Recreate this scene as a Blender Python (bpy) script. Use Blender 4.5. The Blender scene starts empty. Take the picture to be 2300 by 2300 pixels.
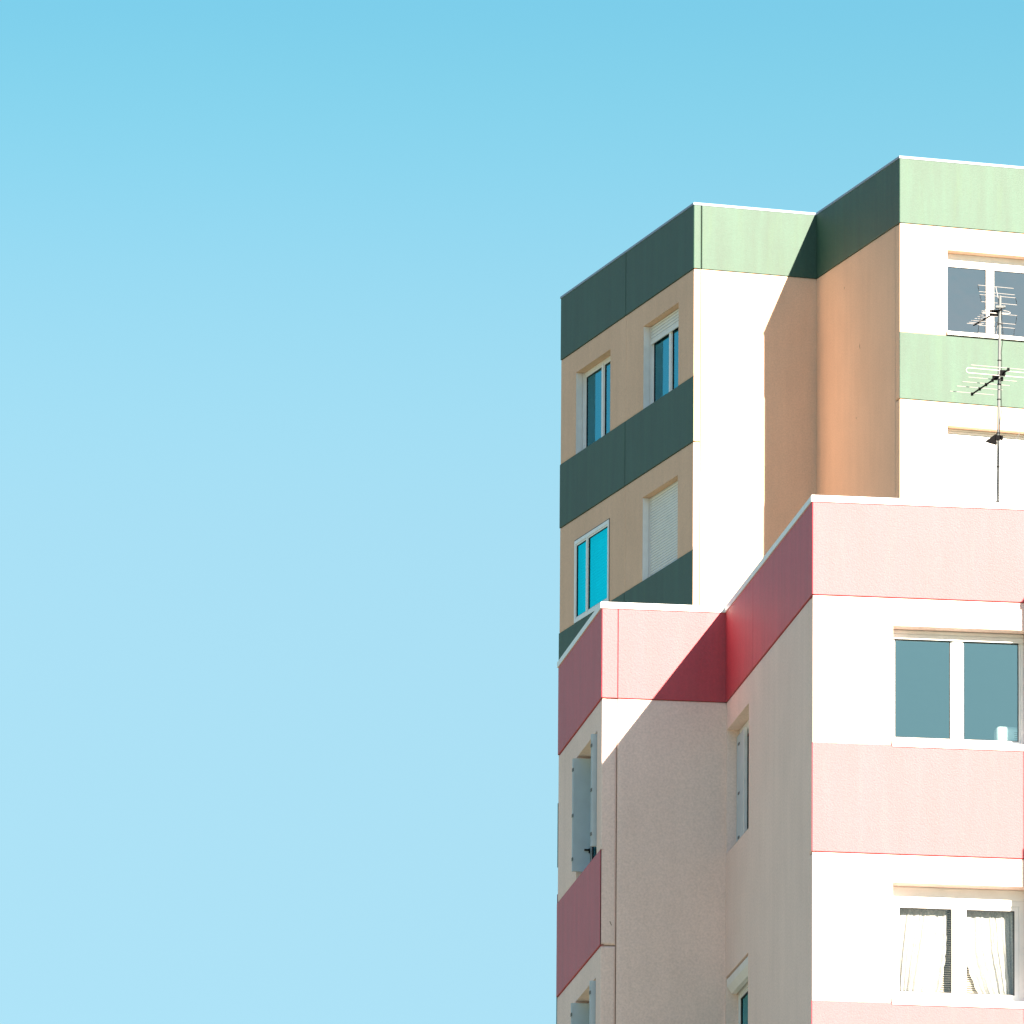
import bpy, math, random
from mathutils import Vector, Matrix
R = math.radians
scene = bpy.context.scene
col = scene.collection
random.seed(4)

# ------------------------------------------------------------------ camera, sky, sun, exposure
cam_d = bpy.data.cameras.new('camera')
cam = bpy.data.objects.new('camera', cam_d)
col.objects.link(cam)
cam_d.sensor_width = 36.0
cam_d.lens = 437.7
cam_d.clip_start = 1.0
cam_d.clip_end = 20000.0
cam.matrix_world = (Matrix.Translation((0, 0, 1.7)) @ Matrix.Rotation(R(90 + 12.676), 4, 'X')
                    @ Matrix.Rotation(R(0.429), 4, 'Z'))
scene.camera = cam

SUN_AZ, SUN_EL = 149.42, 26.73          # azimuth clockwise from the viewing direction (+Y)
w = bpy.data.worlds.new('World')
scene.world = w
w.use_nodes = True
nt = w.node_tree
bg = nt.nodes['Background']
sky = nt.nodes.new('ShaderNodeTexSky')
sky.sky_type = 'NISHITA'
sky.sun_disc = False
sky.sun_elevation = R(SUN_EL)
sky.sun_rotation = R(SUN_AZ)
sky.altitude = 0
sky.air_density = 1.0
sky.dust_density = 0.3
sky.ozone_density = 1.0
hs = nt.nodes.new('ShaderNodeHueSaturation')
hs.inputs['Hue'].default_value = 0.5
hs.inputs['Saturation'].default_value = 1.0
nt.links.new(sky.outputs[0], hs.inputs['Color'])
# clearer, deeper air with height above the horizon
geo = nt.nodes.new('ShaderNodeTexCoord')
sep = nt.nodes.new('ShaderNodeSeparateXYZ')
nt.links.new(geo.outputs['Generated'], sep.inputs[0])
ramp = nt.nodes.new('ShaderNodeValToRGB')
ramp.color_ramp.interpolation = 'CARDINAL'
el = ramp.color_ramp.elements
el[0].position = 0.0
el[0].color = (0.48, 0.60, 0.60, 1)
el[1].position = 1.0
el[1].color = (0.75, 0.85, 0.95, 1)
for pos, c in ((0.179, (0.505, 0.62, 0.575)), (0.2195, (0.56, 0.70, 0.615)), (0.241, (0.47, 0.71, 0.63)), (0.2593, (0.345, 0.675, 0.62)), (0.30, (0.33, 0.62, 0.66)), (0.5, (0.66, 0.76, 0.86))):
    e_ = el.new(pos)
    e_.color = (*c, 1)
nt.links.new(sep.outputs['Z'], ramp.inputs[0])
mul = nt.nodes.new('ShaderNodeMix')
mul.data_type = 'RGBA'
mul.blend_type = 'MULTIPLY'
mul.inputs[0].default_value = 1.0
nt.links.new(hs.outputs[0], mul.inputs[6])
nt.links.new(ramp.outputs[0], mul.inputs[7])
nt.links.new(mul.outputs[2], bg.inputs[0])
bg.inputs[1].default_value = 0.05

sd = bpy.data.lights.new('sun', 'SUN')
sd.energy = 5.0
sd.angle = R(0.5)
sd.color = (1.0, 0.84, 0.66)
sun = bpy.data.objects.new('sun', sd)
col.objects.link(sun)
sdir = Vector((math.sin(R(SUN_AZ)) * math.cos(R(SUN_EL)), math.cos(R(SUN_AZ)) * math.cos(R(SUN_EL)), math.sin(R(SUN_EL))))
sun.rotation_euler = sdir.to_track_quat('Z', 'Y').to_euler()
sun.location = sdir * 300

scene.view_settings.view_transform = 'Standard'
scene.view_settings.look = 'None'
scene.view_settings.exposure = 2.2
scene.view_settings.gamma = 1.0
scene.view_settings.use_curve_mapping = False
scene.render.engine = 'CYCLES'
scene.cycles.max_bounces = 10
scene.cycles.diffuse_bounces = 5
scene.cycles.transparent_max_bounces = 16
scene.render.resolution_x = 1024
scene.render.resolution_y = 1024


# ------------------------------------------------------------------ materials
def new_mat(name):
    m = bpy.data.materials.new(name)
    m.use_nodes = True
    return m, m.node_tree, m.node_tree.nodes['Principled BSDF']


def node(t, kind, **kw):
    n = t.nodes.new(kind)
    for k, v in kw.items():
        setattr(n, k, v)
    return n


def noise(t, src, scale, detail=4, rough=0.6, stretch=None):
    n = node(t, 'ShaderNodeTexNoise')
    n.inputs['Scale'].default_value = scale
    n.inputs['Detail'].default_value = detail
    n.inputs['Roughness'].default_value = rough
    if stretch:
        mp = node(t, 'ShaderNodeMapping')
        mp.inputs['Scale'].default_value = stretch
        t.links.new(src, mp.inputs['Vector'])
        src = mp.outputs[0]
    t.links.new(src, n.inputs['Vector'])
    return n.outputs['Fac']


def maprange(t, src, a, b, c, d):
    n = node(t, 'ShaderNodeMapRange')
    for i, v in enumerate((a, b, c, d)):
        n.inputs[i + 1].default_value = v
    t.links.new(src, n.inputs[0])
    return n.outputs[0]


def mult(t, a, b):
    n = node(t, 'ShaderNodeMath', operation='MULTIPLY')
    t.links.new(a, n.inputs[0])
    t.links.new(b, n.inputs[1])
    return n.outputs[0]


def stucco(name, base, grain=0.10, streak=0.10, patch=0.06, bump=0.5, worn=None, rough=0.85, spec=0.3):
    """painted rough render: fine grain, faint rain streaks, cloudy patches"""
    m, t, p = new_mat(name)
    tc = node(t, 'ShaderNodeTexCoord').outputs['Object']
    g = maprange(t, noise(t, tc, 38, 3, 0.7), 0.3, 0.7, 1 - grain, 1 + grain)
    s = maprange(t, noise(t, tc, 1.0, 4, 0.6, (5.0, 5.0, 0.55)), 0.3, 0.7, 1 - streak, 1 + streak)
    c = maprange(t, noise(t, tc, 0.9, 5, 0.6), 0.3, 0.7, 1 - patch, 1 + patch)
    f = mult(t, mult(t, g, s), c)
    mix = node(t, 'ShaderNodeMix', data_type='RGBA', blend_type='MULTIPLY')
    mix.inputs[0].default_value = 1.0
    mix.inputs[6].default_value = (*base, 1)
    t.links.new(f, mix.inputs[7])
    out = mix.outputs[2]
    if worn:
        wm = node(t, 'ShaderNodeMix', data_type='RGBA')
        t.links.new(maprange(t, noise(t, tc, 1.0, 5, 0.65, (7.0, 7.0, 0.8)), 0.52, 0.75, 0.0, 0.35), wm.inputs[0])
        t.links.new(out, wm.inputs[6])
        wm.inputs[7].default_value = (*worn, 1)
        out = wm.outputs[2]
    t.links.new(out, p.inputs['Base Color'])
    p.inputs['Roughness'].default_value = rough
    p.inputs['Specular IOR Level'].default_value = spec
    b = node(t, 'ShaderNodeBump')
    b.inputs['Strength'].default_value = bump
    b.inputs['Distance'].default_value = 0.004
    t.links.new(noise(t, tc, 70, 5, 0.7), b.inputs['Height'])
    t.links.new(b.outputs[0], p.inputs['Normal'])
    return m


def plain(name, base, rough=0.5, metal=0.0, spec=0.5, var=0.05):
    m, t, p = new_mat(name)
    tc = node(t, 'ShaderNodeTexCoord').outputs['Object']
    f = maprange(t, noise(t, tc, 6, 4), 0.3, 0.7, 1 - var, 1 + var)
    mix = node(t, 'ShaderNodeMix', data_type='RGBA', blend_type='MULTIPLY')
    mix.inputs[0].default_value = 1.0
    mix.inputs[6].default_value = (*base, 1)
    t.links.new(f, mix.inputs[7])
    t.links.new(mix.outputs[2], p.inputs['Base Color'])
    p.inputs['Roughness'].default_value = rough
    p.inputs['Metallic'].default_value = metal
    p.inputs['Specular IOR Level'].default_value = spec
    return m


def glass(name, reflect, tint=(0.9, 0.95, 1.0), through=(0.8, 0.85, 0.85), wave=0.02):
    """thin glazing: part mirror, part see-through, slightly wavy"""
    m = bpy.data.materials.new(name)
    m.use_nodes = True
    t = m.node_tree
    t.nodes.clear()
    out = node(t, 'ShaderNodeOutputMaterial')
    tr = node(t, 'ShaderNodeBsdfTransparent')
    tr.inputs[0].default_value = (*through, 1)
    gl = node(t, 'ShaderNodeBsdfGlossy')
    gl.inputs['Color'].default_value = (*tint, 1)
    gl.inputs['Roughness'].default_value = 0.02
    tc = node(t, 'ShaderNodeTexCoord').outputs['Object']
    b = node(t, 'ShaderNodeBump')
    b.inputs['Strength'].default_value = wave
    b.inputs['Distance'].default_value = 0.05
    t.links.new(noise(t, tc, 2.2, 2), b.inputs['Height'])
    t.links.new(b.outputs[0], gl.inputs['Normal'])
    fr = node(t, 'ShaderNodeFresnel')
    fr.inputs['IOR'].default_value = 1.6
    ad = node(t, 'ShaderNodeMath', operation='ADD', use_clamp=True)
    ad.inputs[1].default_value = reflect
    t.links.new(fr.outputs[0], ad.inputs[0])
    mx = node(t, 'ShaderNodeMixShader')
    gq = node(t, 'ShaderNodeNewGeometry')
    fs = node(t, 'ShaderNodeMath', operation='SUBTRACT', use_clamp=True)
    fs.inputs[0].default_value = 1.0
    t.links.new(gq.outputs['Backfacing'], fs.inputs[1])
    t.links.new(mult(t, ad.outputs[0], fs.outputs[0]), mx.inputs[0])
    t.links.new(tr.outputs[0], mx.inputs[1])
    t.links.new(gl.outputs[0], mx.inputs[2])
    t.links.new(mx.outputs[0], out.inputs[0])
    return m


def lace(name):
    m = bpy.data.materials.new(name)
    m.use_nodes = True
    t = m.node_tree
    p = t.nodes['Principled BSDF']
    p.inputs['Base Color'].default_value = (0.50, 0.52, 0.53, 1)
    p.inputs['Roughness'].default_value = 0.9
    tr = node(t, 'ShaderNodeBsdfTransparent')
    mx = node(t, 'ShaderNodeMixShader')
    tc = node(t, 'ShaderNodeTexCoord').outputs['Object']
    t.links.new(maprange(t, noise(t, tc, 60, 2), 0.35, 0.65, 0.05, 0.28), mx.inputs[0])
    t.links.new(p.outputs[0], mx.inputs[1])
    t.links.new(tr.outputs[0], mx.inputs[2])
    t.links.new(mx.outputs[0], t.nodes['Material Output'].inputs[0])
    return m


M = dict(
    green_cream=stucco('cream stucco of the green tower', (0.71, 0.488, 0.358), patch=0.045, streak=0.035, grain=0.09),
    green_band=stucco('green painted band', (0.017, 0.068, 0.048), streak=0.15, worn=(0.030, 0.098, 0.045), rough=0.64, spec=0.74, bump=0.8),
    red_cream=stucco('cream stucco of the pink tower', (0.80, 0.63, 0.575), patch=0.045, streak=0.03, grain=0.10),
    red_band=stucco('pink painted band', (0.42, 0.029, 0.052), streak=0.10, worn=(0.44, 0.062, 0.080), rough=0.60, spec=0.95, bump=0.7),
    joint=stucco('grey joint sealant', (0.30, 0.22, 0.17), streak=0.2),
    white=plain('white window frame', (0.78, 0.79, 0.80), 0.35),
    coping=plain('white enamelled coping', (0.74, 0.76, 0.77), 0.4),
    coping_grey=plain('thin zinc coping', (0.20, 0.26, 0.36), 0.45, 0.0),
    shutter_slat=plain('white roller slats', (0.72, 0.74, 0.75), 0.5),
    slat_gap=plain('dark gap between slats', (0.36, 0.39, 0.41), 0.8),
    shutter_blue=plain('pale blue grey shutter paint', (0.50, 0.58, 0.64), 0.55),
    dark=plain('black rubber gasket', (0.02, 0.02, 0.022), 0.6),
    inside=plain('dim room plaster', (0.10, 0.11, 0.12), 0.9),
    alu=plain('brushed aluminium rod', (0.34, 0.33, 0.33), 0.5, 0.3),
    galv=plain('galvanised steel pole', (0.13, 0.145, 0.155), 0.6, 0.0, 0.3),
    black=plain('black plastic', (0.004, 0.004, 0.005), 0.8, spec=0.1),
    cable=plain('black coaxial cable', (0.012, 0.012, 0.014), 0.7, spec=0.2),
    roof=stucco('grey roofing felt', (0.22, 0.22, 0.22)),
    glass_mirror=glass('reflective glazing', 0.225, (0.66, 0.92, 1.0)),
    glass_grey=glass('grey reflective glazing', 0.22, (1.0, 0.84, 0.95)),
    glass_side=glass('side window glazing', 0.15, (0.22, 0.80, 1.0)),
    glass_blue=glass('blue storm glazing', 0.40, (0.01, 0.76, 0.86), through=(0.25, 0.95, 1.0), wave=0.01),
    glass_clear=glass('clear glazing', 0.0, through=(0.92, 0.92, 0.91)),
    lace=lace('white lace net'),
    blind=plain('beige blind slats', (0.62, 0.58, 0.50), 0.6),
)


# ------------------------------------------------------------------ mesh helpers
class MB:
    def __init__(self):
        self.v, self.f, self.mi, self.mats = [], [], [], []

    def quad(self, pts, m):
        i = len(self.v)
        self.v += [tuple(p) for p in pts]
        self.f.append(tuple(range(i, i + len(pts))))
        if m not in self.mats:
            self.mats.append(m)
        self.mi.append(self.mats.index(m))

    def box(self, a, b, m):
        (x0, y0, z0), (x1, y1, z1) = a, b
        self.hexa([(x0, y0, z0), (x1, y0, z0), (x1, y1, z0), (x0, y1, z0),
                   (x0, y0, z1), (x1, y0, z1), (x1, y1, z1), (x0, y1, z1)], m)

    def hexa(self, c, m):
        for q in ((0, 3, 2, 1), (4, 5, 6, 7), (0, 1, 5, 4), (1, 2, 6, 5), (2, 3, 7, 6), (3, 0, 4, 7)):
            self.quad([c[k] for k in q], m)

    def tube(self, pts, r, m, n=8):
        pts = [Vector(p) for p in pts]
        rings = []
        for i, p in enumerate(pts):
            d = (pts[min(i + 1, len(pts) - 1)] - pts[max(i - 1, 0)]).normalized()
            a = d.orthogonal().normalized() if not rings else (ref - d * ref.dot(d)).normalized()
            ref = a
            b = d.cross(a)
            rings.append([p + (a * math.cos(2 * math.pi * k / n) + b * math.sin(2 * math.pi * k / n)) * r for k in range(n)])
        for A, B in zip(rings, rings[1:]):
            for k in range(n):
                self.quad([A[k], A[(k + 1) % n], B[(k + 1) % n], B[k]], m)
        self.quad(rings[0][::-1], m)
        self.quad(rings[-1], m)

    def build(self, name, parent=None, weld=True, smooth=False):
        me = bpy.data.meshes.new(name)
        me.from_pydata(self.v, [], self.f)
        for m in self.mats:
            me.materials.append(M[m])
        me.polygons.foreach_set('material_index', self.mi)
        if weld:
            import bmesh
            bm = bmesh.new()
            bm.from_mesh(me)
            bmesh.ops.remove_doubles(bm, verts=bm.verts, dist=1e-5)
            bm.to_mesh(me)
            bm.free()
        if smooth:
            me.polygons.foreach_set('use_smooth', [True] * len(me.polygons))
            me.set_sharp_from_angle(angle=R(40))
        me.update()
        o = bpy.data.objects.new(name, me)
        col.objects.link(o)
        if parent:
            o.parent = parent
        return o


def tag(o, label=None, cat=None, group=None, kind=None):
    for k, v in (('label', label), ('category', cat), ('group', group), ('kind', kind)):
        if v:
            o[k] = v
    return o


def empty(name, loc, rz=0.0):
    o = bpy.data.objects.new(name, None)
    col.objects.link(o)
    o.location = loc
    o.rotation_euler = (0, 0, rz)
    o.empty_display_size = 0.5
    return o


# ------------------------------------------------------------------ facade system
class Face:
    """one straight wall of a tower; s runs along it, z up, d outward"""
    def __init__(self, p0, p1, start, end):
        self.p0 = Vector(p0)
        t = Vector(p1) - self.p0
        self.L = t.length
        self.t = t.normalized()
        self.n = Vector((self.t.y, -self.t.x))
        self.start, self.end = start, end       # 'out' or 'in'

    def pt(self, s, z, d=0.0):
        q = self.p0 + self.t * s + self.n * d
        return (q.x, q.y, z)

    def box(self, mb, s0, s1, z0, z1, d0, d1, m):
        mb.hexa([self.pt(s0, z0, d1), self.pt(s1, z0, d1), self.pt(s1, z0, d0), self.pt(s0, z0, d0),
                 self.pt(s0, z1, d1), self.pt(s1, z1, d1), self.pt(s1, z1, d0), self.pt(s0, z1, d0)], m)


def cut_rect(a0, a1, b0, b1, holes):
    """split a rectangle minus holes into rectangles"""
    xs = sorted({a0, a1} | {min(max(h[k], a0), a1) for h in holes for k in (0, 1)})
    zs = sorted({b0, b1} | {min(max(h[k], b0), b1) for h in holes for k in (2, 3)})
    for x0, x1 in zip(xs, xs[1:]):
        for y0, y1 in zip(zs, zs[1:]):
            cx, cy = (x0 + x1) / 2, (y0 + y1) / 2
            if not any(h[0] < cx < h[1] and h[2] < cy < h[3] for h in holes):
                yield x0, x1, y0, y1


PROFILE = [(0.060, 0.0), (0.030, -0.0020), (0.012, -0.005), (0.003, -0.011), (0.003, -0.045)]
BAND_PROFILE = [(0.0055, 0.0), (0.0040, -0.0005), (0.0028, -0.0015), (0.002, -0.003), (0.002, -0.045)]


def panel(mb, F, s0, s1, z0, z1, m, p=0.0, el='joint', er='joint', holes=(), prof=PROFILE, vprof=None):
    """a precast panel whose rounded arrises drop into the joints around it"""
    def prof_of(kind):
        if kind == 'joint':
            return vprof or prof
        if kind == 'out':
            return [(0.012, 0.0), (0.004, -0.004)]
        return [(0.0, 0.0)]
    if el == 'out': s0 -= p
    if er == 'out': s1 += p
    if el == 'in': s0 += p
    if er == 'in': s1 -= p
    L, Rr, V = prof_of(el), prof_of(er), prof
    n = len(prof)
    L = L + [L[-1]] * (n - len(L))
    Rr = Rr + [Rr[-1]] * (n - len(Rr))
    a0, a1, b0, b1 = s0 + L[0][0], s1 - Rr[0][0], z0 + V[0][0], z1 - V[0][0]
    hl = [h for h in holes if h[1] > s0 and h[0] < s1 and h[3] > z0 and h[2] < z1]
    ext = [(h[0], h[1], h[2] if h[2] > z0 + 0.08 else z0 - 1, h[3]) for h in hl]
    for x0, x1, y0, y1 in cut_rect(a0, a1, b0, b1, ext):
        mb.quad([F.pt(x0, y0, p), F.pt(x1, y0, p), F.pt(x1, y1, p), F.pt(x0, y1, p)], m)
    bot_free = [r[:2] for r in cut_rect(a0, a1, z0 - .2, z0 - .1, ext)]
    for k in range(n - 1):
        (i0, d0), (i1, d1) = V[k], V[k + 1]
        (l0, ld0), (l1, ld1) = L[k], L[k + 1]
        (r0, rd0), (r1, rd1) = Rr[k], Rr[k + 1]
        # bottom and top
        for (x0, x1) in bot_free:
            xa = s0 + l1 if x0 == a0 else x0
            xb = s1 - r1 if x1 == a1 else x1
            xa0 = s0 + l0 if x0 == a0 else x0
            xb0 = s1 - r0 if x1 == a1 else x1
            mb.quad([F.pt(xa, z0 + i1, p + d1), F.pt(xb, z0 + i1, p + d1), F.pt(xb0, z0 + i0, p + d0), F.pt(xa0, z0 + i0, p + d0)], m)
        mb.quad([F.pt(s0 + l0, z1 - i0, p + d0), F.pt(s1 - r0, z1 - i0, p + d0), F.pt(s1 - r1, z1 - i1, p + d1), F.pt(s0 + l1, z1 - i1, p + d1)], m)
        if (l0, ld0) != (l1, ld1):
            mb.quad([F.pt(s0 + l1, z0 + i1, p + ld1), F.pt(s0 + l0, z0 + i0, p + ld0), F.pt(s0 + l0, z1 - i0, p + ld0), F.pt(s0 + l1, z1 - i1, p + ld1)], m)
        if (r0, rd0) != (r1, rd1):
            mb.quad([F.pt(s1 - r0, z0 + i0, p + rd0), F.pt(s1 - r1, z0 + i1, p + rd1), F.pt(s1 - r1, z1 - i1, p + rd1), F.pt(s1 - r0, z1 - i0, p + rd0)], m)


def reveal(mb, F, h, depth, m, p=0.0):
    s0, s1, z0, z1 = h
    z0 += 0.003
    mb.quad([F.pt(s0, z0, p), F.pt(s0, z0, -depth), F.pt(s0, z1, -depth), F.pt(s0, z1, p)], m)
    mb.quad([F.pt(s1, z0, -depth), F.pt(s1, z0, p), F.pt(s1, z1, p), F.pt(s1, z1, -depth)], m)
    mb.quad([F.pt(s0, z1, p), F.pt(s0, z1, -depth), F.pt(s1, z1, -depth), F.pt(s1, z1, p)], m)
    mb.quad([F.pt(s0, z0, -depth), F.pt(s0, z0, p), F.pt(s1, z0, p), F.pt(s1, z0, -depth)], m)


def faces_of(pts):
    out = []
    n = len(pts)
    d = [(Vector(pts[(i + 1) % n]) - Vector(pts[i])).normalized() for i in range(n)]
    kind = []
    for i in range(n):
        a, b = d[i - 1], d[i]
        kind.append('out' if a.x * b.y - a.y * b.x > 0 else 'in')
    for i in range(n):
        out.append(Face(pts[i], pts[(i + 1) % n], kind[i], kind[(i + 1) % n]))
    return out


def offset_ring(pts, o):
    n = len(pts)
    r = []
    for i in range(n):
        a = (Vector(pts[i]) - Vector(pts[i - 1])).normalized()
        b = (Vector(pts[(i + 1) % n]) - Vector(pts[i])).normalized()
        r.append(Vector(pts[i]) + (Vector((a.y, -a.x)) + Vector((b.y, -b.x))) * o)
    return r


def coping(parent, pts, z_top, h, over, m, width=0.28):
    mb = MB()
    O, I = offset_ring(pts, over), offset_ring(pts, -width)
    n = len(pts)
    e = 0.008
    O2 = offset_ring(pts, over - e)
    for i in range(n):
        j = (i + 1) % n
        P = lambda r, k, z: (r[k].x, r[k].y, z)
        z0, z1 = z_top - h, z_top
        mb.quad([P(O, i, z0), P(O, j, z0), P(O, j, z1 - e), P(O, i, z1 - e)], m)
        mb.quad([P(O, i, z1 - e), P(O, j, z1 - e), P(O2, j, z1), P(O2, i, z1)], m)
        mb.quad([P(O2, i, z1), P(O2, j, z1), P(I, j, z1 - 0.012), P(I, i, z1 - 0.012)], m)
        mb.quad([P(I, i, z0), P(I, i, z1 - 0.012), P(I, j, z1 - 0.012), P(I, j, z0)], m)
        mb.quad([P(O, j, z0), P(O, i, z0), P(I, i, z0), P(I, j, z0)], m)
    return mb.build('coping', parent)


def tower(name, loc, rz, pts, z_top, z_band0, z_band_tops, band_h, cream, band, spec, n_rows, cop, label, backs, vjoint=None):
    """spec: per face index -> dict(cols=[...], holes=[...], bands=bool, strip=width or None, depth)"""
    root = empty(name, loc, rz)
    tag(root, label, 'apartment tower')
    F = faces_of(pts)
    S = 2.8
    wall = MB()
    joint = MB()
    bands = [MB() for _ in range(n_rows + 1)]
    zc = z_top - cop[0] + 0.004
    proud = 0.010
    for i, f in enumerate(F):
        sp = spec.get(i, {})
        holes = sp.get('holes', [])
        cols = sp.get('cols', [])
        bcols = sp.get('band_cols', cols)
        # top band
        xs = [0] + bcols + [f.L]
        for k, (a, b) in enumerate(zip(xs, xs[1:])):
            panel(bands[0], f, a, b, z_band0, zc, band, proud,
                  f.start if k == 0 else 'joint', f.end if k == len(xs) - 2 else 'joint', prof=BAND_PROFILE, vprof=vjoint)
        has = sp.get('bands', True)
        ztop = sp.get('band_top', z_band_tops)
        zlow = 0.0
        if has:
            z_hi = z_band0
            for r in range(n_rows):
                z_lo = ztop - S * r
                zb = z_band0 - S * (r + 1)
                if z_lo < 1: break
                xs = [0] + cols + [f.L]
                for k, (a, b) in enumerate(zip(xs, xs[1:])):
                    kl = f.start if k == 0 else 'joint'
                    kr = f.end if k == len(xs) - 2 else 'joint'
                    panel(wall, f, a, b, z_lo, z_hi, cream, 0, kl, kr, holes)
                    panel(bands[r + 1], f, a, b, max(zb, 0), z_lo, band, proud, kl, kr, prof=BAND_PROFILE, vprof=vjoint)
                z_hi = zb
            if z_hi > 0.2:
                panel(wall, f, 0, f.L, -0.3, z_hi, cream, 0, f.start, f.end)
        else:
            strip = sp.get('strip')                     # (s0, s1) of the jointed corner post
            rows = []
            z = z_band0
            while z > 0.3:
                rows.append((max(z - S, -0.3), z))
                z -= S
            if strip is None:
                panel(wall, f, 0, f.L, -0.3, z_band0, cream, 0, f.start, f.end, holes)
            else:
                a, b = strip
                if a == 0:
                    for (q0, q1) in rows:
                        panel(wall, f, 0, b, q0, q1, cream, 0, f.start, 'joint', prof=STRIP)
                    panel(wall, f, b, f.L, -0.3, z_band0, cream, 0, 'joint', f.end, holes)
                else:
                    panel(wall, f, 0, a, -0.3, z_band0, cream, 0, f.start, 'joint', holes)
                    for (q0, q1) in rows:
                        panel(wall, f, a, f.L, q0, q1, cream, 0, 'joint', f.end, prof=STRIP)
        # backing behind the joints and window reveals
        a0 = 0.03 if f.start == 'out' else -0.03
        a1 = f.L - 0.03 if f.end == 'out' else f.L + 0.03
        grown = [(h[0] - .012, h[1] + .012, h[2] - .012, h[3] + .012) for h in holes]
        for x0, x1, y0, y1 in cut_rect(a0, a1, -0.3, z_top - 0.05, grown):
            joint.quad([f.pt(x0, y0, -0.03), f.pt(x1, y0, -0.03), f.pt(x1, y1, -0.03), f.pt(x0, y1, -0.03)], 'joint')
        for h in holes:
            reveal(wall, f, h, sp.get('depth', 0.14) + 0.06, cream)
    wall.build('wall', root)
    joint.build('joint_backing', root)
    for b in bands:
        if b.f:
            b.build('painted_band', root)
    coping(root, pts, z_top, cop[0], cop[1], cop[2])
    # roof deck, parapet inner faces, floors that keep the rooms dark
    rf = MB()
    inner = offset_ring(pts, -0.26)
    n = len(pts)
    zr = z_top - 0.55
    rf.quad([(p.x, p.y, zr) for p in inner], 'roof')
    for i in range(n):
        j = (i + 1) % n
        rf.quad([(inner[i].x, inner[i].y, zr), (inner[i].x, inner[i].y, z_top - cop[0]),
                 (inner[j].x, inner[j].y, z_top - cop[0]), (inner[j].x, inner[j].y, zr)], 'roof')
    rf.build('roof', root)
    room = MB()
    for zf in backs:
        for k, zz in enumerate((zf - 0.12, zf)):
            ring = offset_ring(pts, -0.05)
            q = [(p.x, p.y, zz) for p in ring]
            room.quad(q if k else q[::-1], 'inside')
    room.build('floor', root)
    return root, F


STRIP = [(0.030, 0.0), (0.018, -0.006), (0.010, -0.014), (0.006, -0.022), (0.006, -0.045)]


# ------------------------------------------------------------------ windows
def frame_rect(mb, F, s0, s1, z0, z1, wd, d0, d1, m):
    F.box(mb, s0, s0 + wd, z0, z1, d0, d1, m)
    F.box(mb, s1 - wd, s1, z0, z1, d0, d1, m)
    F.box(mb, s0 + wd, s1 - wd, z0, z0 + wd, d0, d1, m)
    F.box(mb, s0 + wd, s1 - wd, z1 - wd, z1, d0, d1, m)


def slats(mb, F, s0, s1, z0, z1, d, m, pitch=0.052, bar=True):
    """roller shutter curtain: convex slats, heavier end bar"""
    z = z0
    if bar:
        F.box(mb, s0, s1, z0, z0 + 0.05, d - 0.014, d + 0.006, m)
        z = z0 + 0.052
    while z < z1 - 1e-4:
        e = min(z + pitch, z1)
        h = e - z
        pr = [(z, d - 0.010), (z + 0.15 * h, d - 0.002), (z + 0.5 * h, d + 0.002), (z + 0.85 * h, d - 0.002), (e, d - 0.010)]
        for (za, da), (zb, db) in zip(pr, pr[1:]):
            mb.quad([F.pt(s0, za, da), F.pt(s1, za, da), F.pt(s1, zb, db), F.pt(s0, zb, db)], m)
        F.box(mb, s0, s1, e - 0.007, e + 0.0005, d - 0.012, d - 0.0035, 'slat_gap')
        z = e


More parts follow.
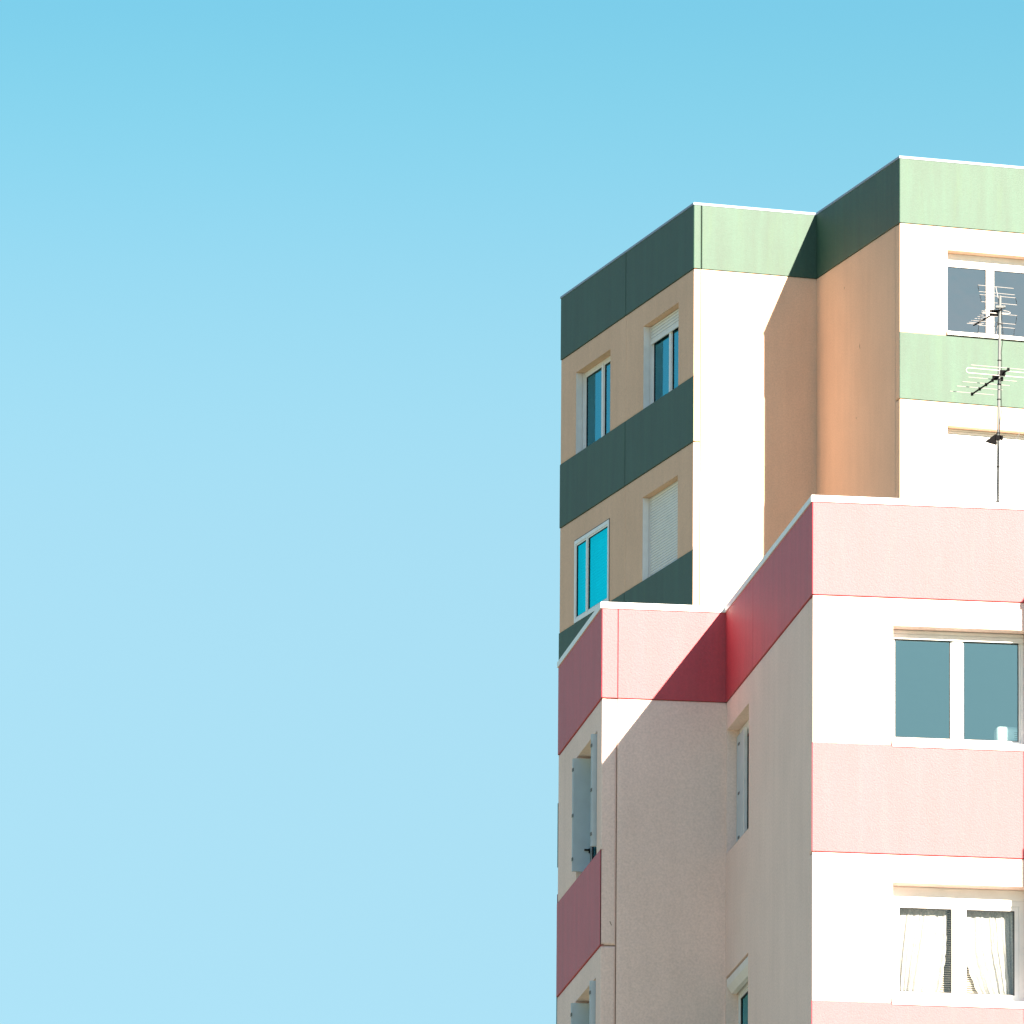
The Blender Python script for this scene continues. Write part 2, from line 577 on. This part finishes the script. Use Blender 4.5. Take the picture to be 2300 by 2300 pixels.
def window(root, F, hole, depth, glassm='glass_side', mull=None, header=0.0, shutter=0.0, jamb=None,
           sill=None, fw=0.045, sash=0.035, mw=0.08, foot=0.0, lining=True, name='window', slat_pitch=0.052, flush=None):
    """casement window: frame > pane, roller_shutter, sill"""
    s0, s1, z0, z1 = hole
    d = -depth if flush is None else flush
    g = 0.004
    fr = MB()
    lo = z0 + foot + g
    hi = z1 - header - g
    frame_rect(fr, F, s0 + g, s1 - g, lo, hi, fw, d - 0.055, d, 'white')
    mc = mull if mull is not None else (s0 + s1) / 2
    F.box(fr, mc - mw / 2, mc + mw / 2, lo + fw, hi - fw, d - 0.050, d + 0.006, 'white')
    if header:
        F.box(fr, s0 + g, s1 - g, hi + 0.002, z1 - g, d - 0.08, d - 0.003, 'white')
    # sash rails
    for a, b in ((s0 + g + fw, mc - mw / 2), (mc + mw / 2, s1 - g - fw)):
        frame_rect(fr, F, a + .002, b - .002, lo + fw + .002, hi - fw - .002, sash, d - 0.045, d - 0.010, 'white')
        frame_rect(fr, F, a + .002 + sash, b - .002 - sash, lo + fw + .002 + sash, hi - fw - .002 - sash, 0.008, d - 0.040, d - 0.014, 'dark')
    if lining:
        # painted jamb lining with the dark shutter guide beside it
        for sgn, s in ((1, s0), (-1, s1)):
            a, b = sorted((s + sgn * 0.002, s + sgn * 0.008))
            F.box(fr, a, b, z0 + 0.006, z1 - 0.006, d + 0.028, -0.004, 'white')
            a, b = sorted((s + sgn * 0.008, s + sgn * 0.020))
            F.box(fr, a, b, z0 + 0.006, z1 - 0.006, d + 0.004, d + 0.026, 'dark')
            a, b = sorted((s + sgn * 0.020, s + sgn * 0.034))
            F.box(fr, a, b, z0 + 0.006, z1 - 0.006, d + 0.001, d + 0.030, 'white')
    o = fr.build(name, root)
    for a, b in ((s0 + g + fw, mc - mw / 2), (mc + mw / 2, s1 - g - fw)):
        pn = MB()
        F.box(pn, a + sash + .006, b - sash - .006, lo + fw + sash + .006, hi - fw - sash - .006, d - 0.030, d - 0.026, glassm)
        pn.build('pane', o)
    if shutter:
        sh = MB()
        slats(sh, F, s0 + 0.036 if lining else s0 + .01, s1 - 0.036 if lining else s1 - .01, z1 - 0.004 - shutter, z1 - 0.004, d + 0.020, 'shutter_slat', slat_pitch)
        sh.build('roller_shutter', o)
    if sill:
        sl = MB()
        h_, out, ext = sill
        c = [F.pt(s0 - ext, z0 + .002, -depth + .01), F.pt(s1 + ext, z0 + .002, -depth + .01), F.pt(s1 + ext, z0 + .002, out), F.pt(s0 - ext, z0 + .002, out),
             F.pt(s0 - ext, z0 + h_ + 0.02, -depth + .01), F.pt(s1 + ext, z0 + h_ + 0.02, -depth + .01), F.pt(s1 + ext, z0 + h_, out), F.pt(s0 - ext, z0 + h_, out)]
        sl.hexa([c[3], c[2], c[1], c[0], c[7], c[6], c[5], c[4]], 'white')
        sl.build('sill', o)
    return o


# ------------------------------------------------------------------ ground
gm, gt, gp = new_mat('dry pale ground')
gtc = node(gt, 'ShaderNodeTexCoord').outputs['Object']
cr = node(gt, 'ShaderNodeValToRGB')
cr.color_ramp.elements[0].position = 0.42
cr.color_ramp.elements[0].color = (0.09, 0.13, 0.05, 1)
cr.color_ramp.elements[1].position = 0.58
cr.color_ramp.elements[1].color = (0.20, 0.18, 0.15, 1)
gt.links.new(noise(gt, gtc, 0.05, 6, 0.6), cr.inputs[0])
gt.links.new(cr.outputs[0], gp.inputs['Base Color'])
gp.inputs['Roughness'].default_value = 0.95
M['ground'] = gm
g = MB()
g.quad([(-6000, -6000, 0), (6000, -6000, 0), (6000, 6000, 0), (-6000, 6000, 0)], 'ground')
tag(g.build('ground', weld=False), kind='structure')

# ------------------------------------------------------------------ far tower, green bands
GP = [(-2.043, 10.557), (-2.043, 3.892), (0.0, 3.892), (0.0, 0.0), (6.6, 0.0), (6.6, 10.557)]
gz = dict(top=49.603, b0=48.531, t=46.788)
S = 2.8
def rows(s0, s1, z0, z1, n):
    return [(s0, s1, z0 - S * k, z1 - S * k) for k in range(n)]
GA = rows(0.775, 2.530, 46.788, 48.152, 2) + rows(4.177, 5.917, 46.788, 48.152, 2)
GD = rows(0.785, 2.335, 46.800, 48.160, 2)
green, GF = tower('apartment_tower', (5.9870, 187.5378, 0), R(18.008), GP, gz['top'], gz['b0'], gz['t'], 1.057,
                  'green_cream', 'green_band',
                  {0: dict(cols=[3.315], holes=GA, depth=0.14),
                   1: dict(bands=False, strip=(0, 0.12), band_cols=[0.12]),
                   2: dict(bands=False, strip=(3.892 - 0.205, 3.892), band_cols=[]),
                   3: dict(cols=[3.3], holes=GD, depth=0.20)},
                  17, (0.042, 0.018, 'coping_grey'),
                  'far cream tower with green bands, rising behind the pink-banded tower', [49.0, 46.1, 43.3],
                  [(0.030, 0.0), (0.016, -0.0015), (0.008, -0.005), (0.007, -0.012), (0.007, -0.045)])
fA, fD = GF[0], GF[3]
window(green, fA, GA[2], 0.14, shutter=0.30, mull=5.10)
window(green, fA, GA[0], 0.14, mull=1.72)
tag(window(green, fA, GA[3], 0.14, shutter=1.352, slat_pitch=0.046), 'window with its white roller shutter fully closed')
o = window(green, fA, GA[1], 0.14,  glassm='glass_blue', lining=False, flush=0.012, mull=1.42, sash=0.026, mw=0.045, fw=0.060)
h = GA[1]
sh = MB()
slats(sh, fA, h[0] + .05, h[1] - .05, h[2] + .05, h[3] - .05, -0.10, 'shutter_slat', 0.05)
sh.build('roller_shutter', o)
gs = MB()
frame_rect(gs, fA, h[0] - .014, h[1] + .014, h[2] + .004, h[3] + .014, 0.020, -0.001, 0.004, 'dark')
gs.build('gasket', o)
tag(o, 'flush sliding window reflecting bright blue')
window(green, fD, GD[0], 0.20, glassm='glass_grey', header=0.16, sill=(0.055, 0.05, 0.015), foot=0.075, lining=False, fw=0.028, sash=0.012, mw=0.10, mull=1.566)
window(green, fD, GD[1], 0.20, glassm='glass_mirror', shutter=1.28, sill=(0.055, 0.05, 0.015), foot=0.075, lining=False, slat_pitch=0.046)

# small chips in the render of the return wall
for k, (s_, z_, dx, dz) in enumerate(((2.04, 46.97, .03, .060), (1.884, 45.856, .02, .024), (1.33, 48.07, -.01, .030))):
    ch = MB()
    fC = GF[2]
    c_ = [(s_, z_ + dz, .003), (s_ + 0.020, z_ + dz * .2, .003), (s_ + dx, z_ - dz, .003), (s_ - 0.006, z_ - dz * .1, .003)]
    ch.quad([fC.pt(*c_[i]) for i in (3, 2, 1, 0)], 'joint')
    ch.build('plaster_chip', green)

# ------------------------------------------------------------------ near tower, pink bands
RP = [(-1.400, 8.975), (-1.400, 5.731), (0.0, 5.731), (0.0, 0.0), (3.10, 0.0), (3.10, -2.0), (8.2, -2.0), (8.2, 8.975)]
rz_ = dict(top=31.196, b0=30.105, t=28.490)
RA = rows(1.395, 2.905, 28.387, 29.800, 2)
RC = rows(0.050, 1.560, 28.370, 29.780, 2)
RD = rows(0.872, 2.335, 28.474, 29.800, 2)
red, RF = tower('apartment_tower', (3.2260, 130.2062, 0), R(8.255), RP, rz_['top'], rz_['b0'], rz_['t'], 1.186,
                'red_cream', 'red_band',
                {0: dict(cols=[], holes=RA, depth=0.15, band_top=28.387),
                 1: dict(bands=False, strip=(0, 0.175), band_cols=[0.175]),
                 2: dict(bands=False, strip=(5.731 - 0.204, 5.731), band_cols=[1.866], holes=RC, depth=0.14),
                 3: dict(cols=[], holes=RD, depth=0.20),
                 4: dict(bands=False)},
                10, (0.072, 0.022, 'coping'),
                'near cream tower with dark pink bands and a white coping', [30.0, 27.4, 24.6],
                [(0.007, 0.0), (0.005, -0.0008), (0.003, -0.002), (0.0022, -0.004), (0.0022, -0.045)])
rA, rC, rD = RF[0], RF[2], RF[3]
ch = MB()
ch.quad([RF[1].pt(*q) for q in ((.104, 27.583, .003), (.098, 27.570, .003), (.118, 27.525, .003), (.124, 27.535, .003))], 'joint')
ch.build('plaster_chip', red)
for k in range(2):
    o = window(red, rA, RA[k], 0.15, lining=False, mull=None)
    # folding leaves standing open at right angles to the wall
    for (sa, zlo, zhi) in ((1.46, 28.475, 29.77), (2.845, 28.495, 29.77)):
        lf = MB()
        dz = -S * k
        for q in range(2):
            a = sa - 0.020 + q * 0.026
            rA.box(lf, a, a + 0.021, zlo + dz, zhi + dz, -0.145 + q * .003, 0.058 - q * .006, 'shutter_blue')
        lf_o = lf.build('folding_shutter', red)
        fs = sa + 0.033
        for zz in (zlo + 0.12, zlo + 0.62, zhi - 0.15):
            hd = MB()
            rA.box(hd, fs - .06, fs + .004, zz + dz, zz + dz + 0.035, 0.052, 0.062, 'galv')
            hd.build('hinge', lf_o)
        hb = MB()
        rA.box(hb, fs, fs + 0.018, zlo + dz + 0.235, zlo + dz + 0.253, -0.135, -0.075, 'black')
        rA.box(hb, fs, fs + 0.010, zlo + dz + 0.21, zlo + dz + 0.262, -0.140, -0.125, 'black')
        hb.build('latch', lf_o)
o = window(red, rC, RC[0], 0.14, lining=False, fw=0.05, glassm='glass_side', mull=0.80, header=0.05)
lf = MB()
rC.box(lf, 0.058, 0.600, 28.385, 29.700, -0.138, -0.112, 'shutter_blue')
rC.box(lf, 0.600, 0.628, 28.385, 29.700, -0.138, -0.100, 'white')
lf_o = lf.build('folding_shutter', red)
for zz in (28.52, 29.02, 29.58):
    hd = MB()
    rC.box(hd, 0.17, 0.26, zz, zz + 0.025, -0.114, -0.106, 'galv')
    hd.build('bolt', lf_o)
o = window(red, rC, RC[1], 0.14, lining=False, fw=0.05, header=0.16, glassm='glass_side')
bx = MB()
z1 = RC[1][3]
s0, s1 = RC[1][0] + .01, RC[1][1] - .01
prf = [(z1 - .03, 0.0), (z1 - .045, 0.0), (z1 - .11, -0.006), (z1 - .185, -0.055), (z1 - .185, -0.11), (z1 - .03, -0.11)]
prf = [(a, b - 0.008) for a, b in prf]
for (za, da), (zb, db) in zip(prf, prf[1:] + prf[:1]):
    bx.quad([rC.pt(s0, zb, db), rC.pt(s1, zb, db), rC.pt(s1, za, da), rC.pt(s0, za, da)], 'coping')
bx.quad([rC.pt(s0, a, b) for a, b in prf], 'coping')
bx.quad([rC.pt(s1, a, b) for a, b in prf][::-1], 'coping')
bx.build('shutter_box', o)
w4 = window(red, rD, RD[0], 0.20, glassm='glass_mirror', shutter=0.10, sill=(0.075, 0.022, 0.010), foot=0.092, lining=False, fw=0.035, sash=0.016, mw=0.105, mull=1.606)
w5 = window(red, rD, RD[1], 0.20, glassm='glass_clear', header=0.12, sill=(0.075, 0.022, 0.010), foot=0.078, lining=False, fw=0.055, sash=0.045, mw=0.06, mull=1.627)
lb = MB()
rD.box(lb, RD[0][0] + .01, RD[0][1] - .01, RD[0][2] + .10, RD[0][2] + .135, -0.52, -0.262, 'white')
lb.build('window_board', w4)
bl = MB()
z = RD[1][2] + 0.13
while z < RD[1][3] - 0.2:
    c = [(z, -0.375), (z + 0.014, -0.350)]
    bl.quad([rD.pt(RD[1][0] + .02, z, -0.350), rD.pt(RD[1][1] - .02, z, -0.350), rD.pt(RD[1][1] - .02, z + .017, -0.362), rD.pt(RD[1][0] + .02, z + .017, -0.362)], 'blind')
    z += 0.024
bl.build('venetian_blind', w5)


# ------------------------------------------------------------------ curtains (hang behind the lower window)
def curtain(F, side, z0, z1, d, edge, name):
    """edge(t) gives (left, right) limits at height fraction t from the top"""
    mb = MB()
    nx, nz = 90, 40
    P = []
    ph = random.random() * 6
    for j in range(nz + 1):
        t = j / nz
        a, b = edge(t)
        row = []
        for i in range(nx + 1):
            u = i / nx
            s = a + (b - a) * (u ** (1 + .7 * t) if side < 0 else 1 - (1 - u) ** (1 + .7 * t))
            uu = u + 0.035 * math.sin(u * 9 + ph * 2) + 0.02 * math.sin(u * 21 + 2.2 * t + ph)
            fold = 0.010 * math.sin(uu * 61 + ph) + 0.009 * math.sin(uu * 27 + 1.3 * ph) + 0.006 * math.sin(uu * 103 + 2 * t)
            fold *= (0.5 + 0.7 * t)
            row.append(F.pt(s, z1 - (z1 - z0) * t, d + fold))
        P.append(row)
    for j in range(nz):
        for i in range(nx):
            mb.quad([P[j + 1][i], P[j + 1][i + 1], P[j][i + 1], P[j][i]], 'lace')
    o = mb.build(name, None, smooth=True)
    return o


def scallop(t):
    return 0.012 * abs(math.sin(t * 24))


cL = curtain(rD, -1, 25.80, 26.81, -0.315,
             lambda t: (0.975 + (0.06 * max(0, t - .9) * 10 if t > .9 else 0), 1.520 - 0.115 * t ** 2.2 + (scallop(t) if t > .3 else 0)), 'net_curtain')
cR = curtain(rD, 1, 25.80, 26.81, -0.315,
             lambda t: (1.700 + 0.42 * max(0, t - .45) ** 1.3 - (scallop(t) if t > .3 else 0), 2.262 - 0.03 * t), 'net_curtain')
for c, lab in ((cL, 'white lace curtain with a scalloped right edge, in the left pane of the lowest window'),
               (cR, 'white lace curtain swept to the right, in the right pane of the lowest window')):
    c.location = red.location
    c.rotation_euler = red.rotation_euler
    tag(c, lab, 'curtain', 'net curtains behind the lowest window')

# ------------------------------------------------------------------ white box on the inner window board
import bmesh
def rounded_box(name, size, r, m, seg=4):
    me = bpy.data.meshes.new(name)
    bm = bmesh.new()
    bmesh.ops.create_cube(bm, size=1)
    for v in bm.verts:
        v.co = Vector((v.co.x * size[0], v.co.y * size[1], (v.co.z + .5) * size[2]))
    bmesh.ops.bevel(bm, geom=list(bm.edges), offset=r, segments=seg, affect='EDGES', profile=0.5)
    for f in bm.faces:
        f.smooth = True
    bm.to_mesh(me)
    bm.free()
    me.materials.append(M[m])
    o = bpy.data.objects.new(name, me)
    col.objects.link(o)
    return o
M['appliance'] = plain('glossy white plastic', (0.80, 0.84, 0.84), 0.25)
ap = empty('white_appliance', red.matrix_basis @ Vector((2.262, 0.385, 28.457 + 0.1355)), R(8.255))
body = rounded_box('casing', (0.42, 0.20, 0.215), 0.04, 'appliance')
body.parent = ap
gr = MB()
for k in range(5):
    gr.box((-0.02, -0.1035, 0.06 + k * .02), (0.17, -0.0985, 0.066 + k * .02), 'joint')
go = gr.build('vent_grille', ap)
tag(ap, 'white rounded plastic appliance standing inside the wide window under the pink parapet', 'appliance')

# ------------------------------------------------------------------ roof aerial
mx, my = 2.478, 2.5
base_z = rz_['top'] - 0.55
mpos = Matrix.Translation(red.location) @ Matrix.Rotation(R(8.255), 4, 'Z') @ Vector((mx, my, base_z))
ant = empty('television_aerial', mpos)
tag(ant, 'tall thin rooftop mast with television aerials, standing on the near tower', 'aerial')
H = 34.10 - base_z
leanx = 0.0125
def onmast(z):
    return Vector((leanx * (z - base_z - 1.1), 0, z - base_z))
pm = MB()
pm.tube([onmast(base_z) , onmast(base_z + H * .5), onmast(base_z + H)], 0.0160, 'galv', 14)
pole = pm.build('pole', ant, smooth=True)
bp = MB()
bp.box((-0.1, -0.1, 0.0), (0.1, 0.1, 0.012), 'galv')
for a in range(3):
    an = a * 2.094 + .4
    bp.tube([(0.1 * math.cos(an) * 6, 0.1 * math.sin(an) * 6, 0.01), (0.0, 0.0, 0.42)], 0.010, 'galv', 6)
bp.build('tripod_base', ant)
for z in (33.78, 33.37, 33.10, 32.93, 32.55, 32.17, 31.78, 31.34):
    c = onmast(z)
    ty = MB()
    ty.tube([c - Vector((0, 0, .004)), c + Vector((0, 0, .004))], 0.022, 'black', 12)
    ty.build('cable_tie', pole)
cb = MB()
pts = []
for k in range(60):
    z = 33.95 - k * (33.95 - base_z - .05) / 59
    c = onmast(z)
    side = 0.021
    bul = 0.03 * math.exp(-((z - 32.78) / .12) ** 2) + 0.012 * math.exp(-((z - 33.62) / .15) ** 2) + 0.008 * math.sin(z * 9)
    ang = -0.9 + 0.5 * math.sin(z * 2.3)
    pts.append(c + Vector((math.cos(ang), math.sin(ang), 0)) * (side + abs(bul)))
cb.tube(pts, 0.0035, 'cable', 6)
cb.build('coaxial_cable', ant, smooth=True)


def axes(deg):
    a = R(deg)
    return Vector((-math.sin(a), math.cos(a), 0)), Vector((math.cos(a), math.sin(a), 0))


# upper aerial: boom points away to the left, corner reflector of rods around the mast
b, e = axes(20)
zu = 33.93
c0 = onmast(zu)
bo = MB()
bo.tube([c0 - b * 0.04 + Vector((0, -0.03, 0)), c0 + b * 0.76 + Vector((0, -0.03, 0))], 0.0095, 'black', 8)
bo.box(tuple(c0 + b * 0.10 + Vector((-0.075, -0.03, -0.028))), tuple(c0 + b * 0.10 + Vector((0.022, 0.04, 0.026))), 'black')
up = bo.build('aerial_boom', ant)
ds = MB()
for k, t in enumerate((0.14, 0.19, 0.25, 0.33, 0.41, 0.50, 0.60, 0.69, 0.745)):
    hw = (0.16, 0.125, 0.11, 0.105, 0.10, 0.098, 0.095, 0.092, 0.09)[k]
    dr = MB()
    c = c0 + b * t + Vector((0, -0.03, 0.011))
    dr.tube([c - e * hw, c + e * hw], 0.0030, 'alu', 6)
    dr.build('director_rod', up)
dp = MB()
c = c0 + b * 0.07 + Vector((0, -.03, 0))
loop = []
for k in range(25):
    an = 2 * math.pi * k / 24
    loop.append(c + e * (0.15 * math.copysign(abs(math.cos(an)) ** .5, math.cos(an))) + Vector((0, 0, 0.018 * math.sin(an))))
dp.tube(loop, 0.0034, 'alu', 6)
dp.build('dipole', up)
rods = [(0.27, 0.12), (0.19, 0.09), (0.15, 0.065), (0.06, 0.02)]
for sg in (1, -1):
    rf = MB()
    hw = 0.212
    P = [(c0 + Vector((0, 0, 0.03)) + Vector((0, 0, sg * z)) + b * t) for z, t in rods]
    for p in P:
        rf.tube([p - e * hw, p + e * hw], 0.0030, 'alu', 6)
    for i, j in ((0, 1), (2, 3)):
        rf.tube([P[i] - e * hw, P[j] - e * hw], 0.0026, 'cable', 6)
        if not (sg == 1 and i == 0):
            rf.tube([P[i] + e * hw, P[j] + e * hw], 0.0026, 'cable', 6)
    rf.tube([P[0], P[3], c0 + Vector((0, 0, 0.03))], 0.005, 'alu', 6)
    rf.build('reflector', up)
cl = MB()
cl.box(tuple(c0 + Vector((-0.045, -0.028, 0.03))), tuple(c0 + Vector((0.04, 0.028, 0.055))), 'galv')
cl.tube([c0 + Vector((0.05, -.03, .045)), c0 + Vector((0.05, .03, .045))], 0.012, 'galv', 8)
cl.build('clamp', up)

# lower aerial: long elements and folded dipole
b, e = axes(16.5)
e = axes(19)[1]
zl = 33.19
c0 = onmast(zl)
def onb(t):      # t metres from the near end
    return c0 + b * (t - 0.32) + Vector((0.0, -0.03, 0))
bo = MB()
bo.tube([onb(0), onb(1.27)], 0.0095, 'black', 8)
for t in (0.01, 0.55, 0.77, 0.99, 1.25):
    c = onb(t)
    bo.box(tuple(c - Vector((.014, .014, .016))), tuple(c + Vector((.014, .014, .016))), 'black')
c = onb(0.20)
bo.box(tuple(c - Vector((.03, .03, .025))), tuple(c + Vector((.03, .03, .03))), 'black')
lo = bo.build('aerial_boom', ant)
for t, hw in ((0.55, .285), (0.77, .278), (0.99, .27), (1.25, .262)):
    dr = MB()
    c = onb(t) + Vector((0, 0, 0.012))
    dr.tube([c - e * hw, c + e * hw], 0.0038, 'alu', 6)
    dr.build('director_rod', lo)
rf = MB()
c = onb(0.01) + Vector((0, 0, 0.015))
rf.tube([c - e * .44, c + e * .44], 0.0042, 'alu', 6)
rf.build('reflector', lo)
dp = MB()
c = onb(0.20)
hw, hh = .43, .028
loop = [c + e * (hw - hh) + Vector((0, 0, hh))]
for k in range(1, 8):
    an = math.pi / 2 - math.pi * k / 8
    loop.append(c + e * (hw - hh + hh * math.cos(an)) + Vector((0, 0, hh * math.sin(an))))
loop.append(c + e * (hw - hh) - Vector((0, 0, hh)))
loop.append(c - e * (hw - hh) - Vector((0, 0, hh)))
for k in range(1, 8):
    an = -math.pi / 2 - math.pi * k / 8
    loop.append(c + e * (-hw + hh + hh * math.cos(an)) + Vector((0, 0, hh * math.sin(an))))
loop.append(c - e * (hw - hh) + Vector((0, 0, hh)))
loop.append(c + e * (hw - hh) + Vector((0, 0, hh)))
dp.tube(loop, 0.0045, 'alu', 8)
dp.build('dipole', lo)
cl = MB()
cl.box(tuple(c0 + Vector((-0.075, -0.035, -0.04))), tuple(c0 + Vector((-0.018, 0.02, 0.015))), 'black')
cl.build('clamp', lo)
cl = MB()
cl.box(tuple(c0 + Vector((0.018, -0.03, -0.05))), tuple(c0 + Vector((0.045, 0.02, -0.01))), 'black')
cl.build('clamp', lo)

# bracket box with a curved dipole below
zb = 32.46
c0 = onmast(zb)
bk = MB()
bk.hexa([tuple(c0 + Vector(p)) for p in ((-.145, -.02, -.01), (-.018, -.02, -.035), (-.018, .05, -.035), (-.10, .06, -.012),
                                         (-.12, -.02, .012), (-.018, -.02, .085), (-.018, .05, .07), (-.08, .06, .012))], 'black')
bk.box(tuple(c0 + Vector((.018, -.03, .02))), tuple(c0 + Vector((.05, .03, .055))), 'black')
bk.box(tuple(c0 + Vector((-.03, -.03, .01))), tuple(c0 + Vector((.03, -.018, .06))), 'black')
ko = bk.build('bracket_box', ant)
def curve3(P, n=10):
    out = []
    P = [Vector(p) for p in P]
    Q = [P[0]] + P + [P[-1]]
    for i in range(1, len(Q) - 2):
        for k in range(n):
            t = k / n
            a, b_, c_, d = Q[i - 1], Q[i], Q[i + 1], Q[i + 2]
            out.append(0.5 * ((2 * b_) + (-a + c_) * t + (2 * a - 5 * b_ + 4 * c_ - d) * t * t + (-a + 3 * b_ - 3 * c_ + d) * t ** 3))
    out.append(P[-1])
    return out
for P in (((-.10, .02, .01), (-.226, .03, .01), (-.345, .06, -.02), (-.405, .12, -.085), (-.43, .20, -.24), (-.446, .28, -.41)),
          ((.03, 0, .01), (.15, -.03, .0), (.22, -.08, .055), (.255, -.14, .20), (.275, -.20, .345))):
    ar = MB()
    ar.tube(curve3([c0 + Vector(p) for p in P]), 0.0042, 'alu', 8)
    ar.build('curved_arm', ko, smooth=True)
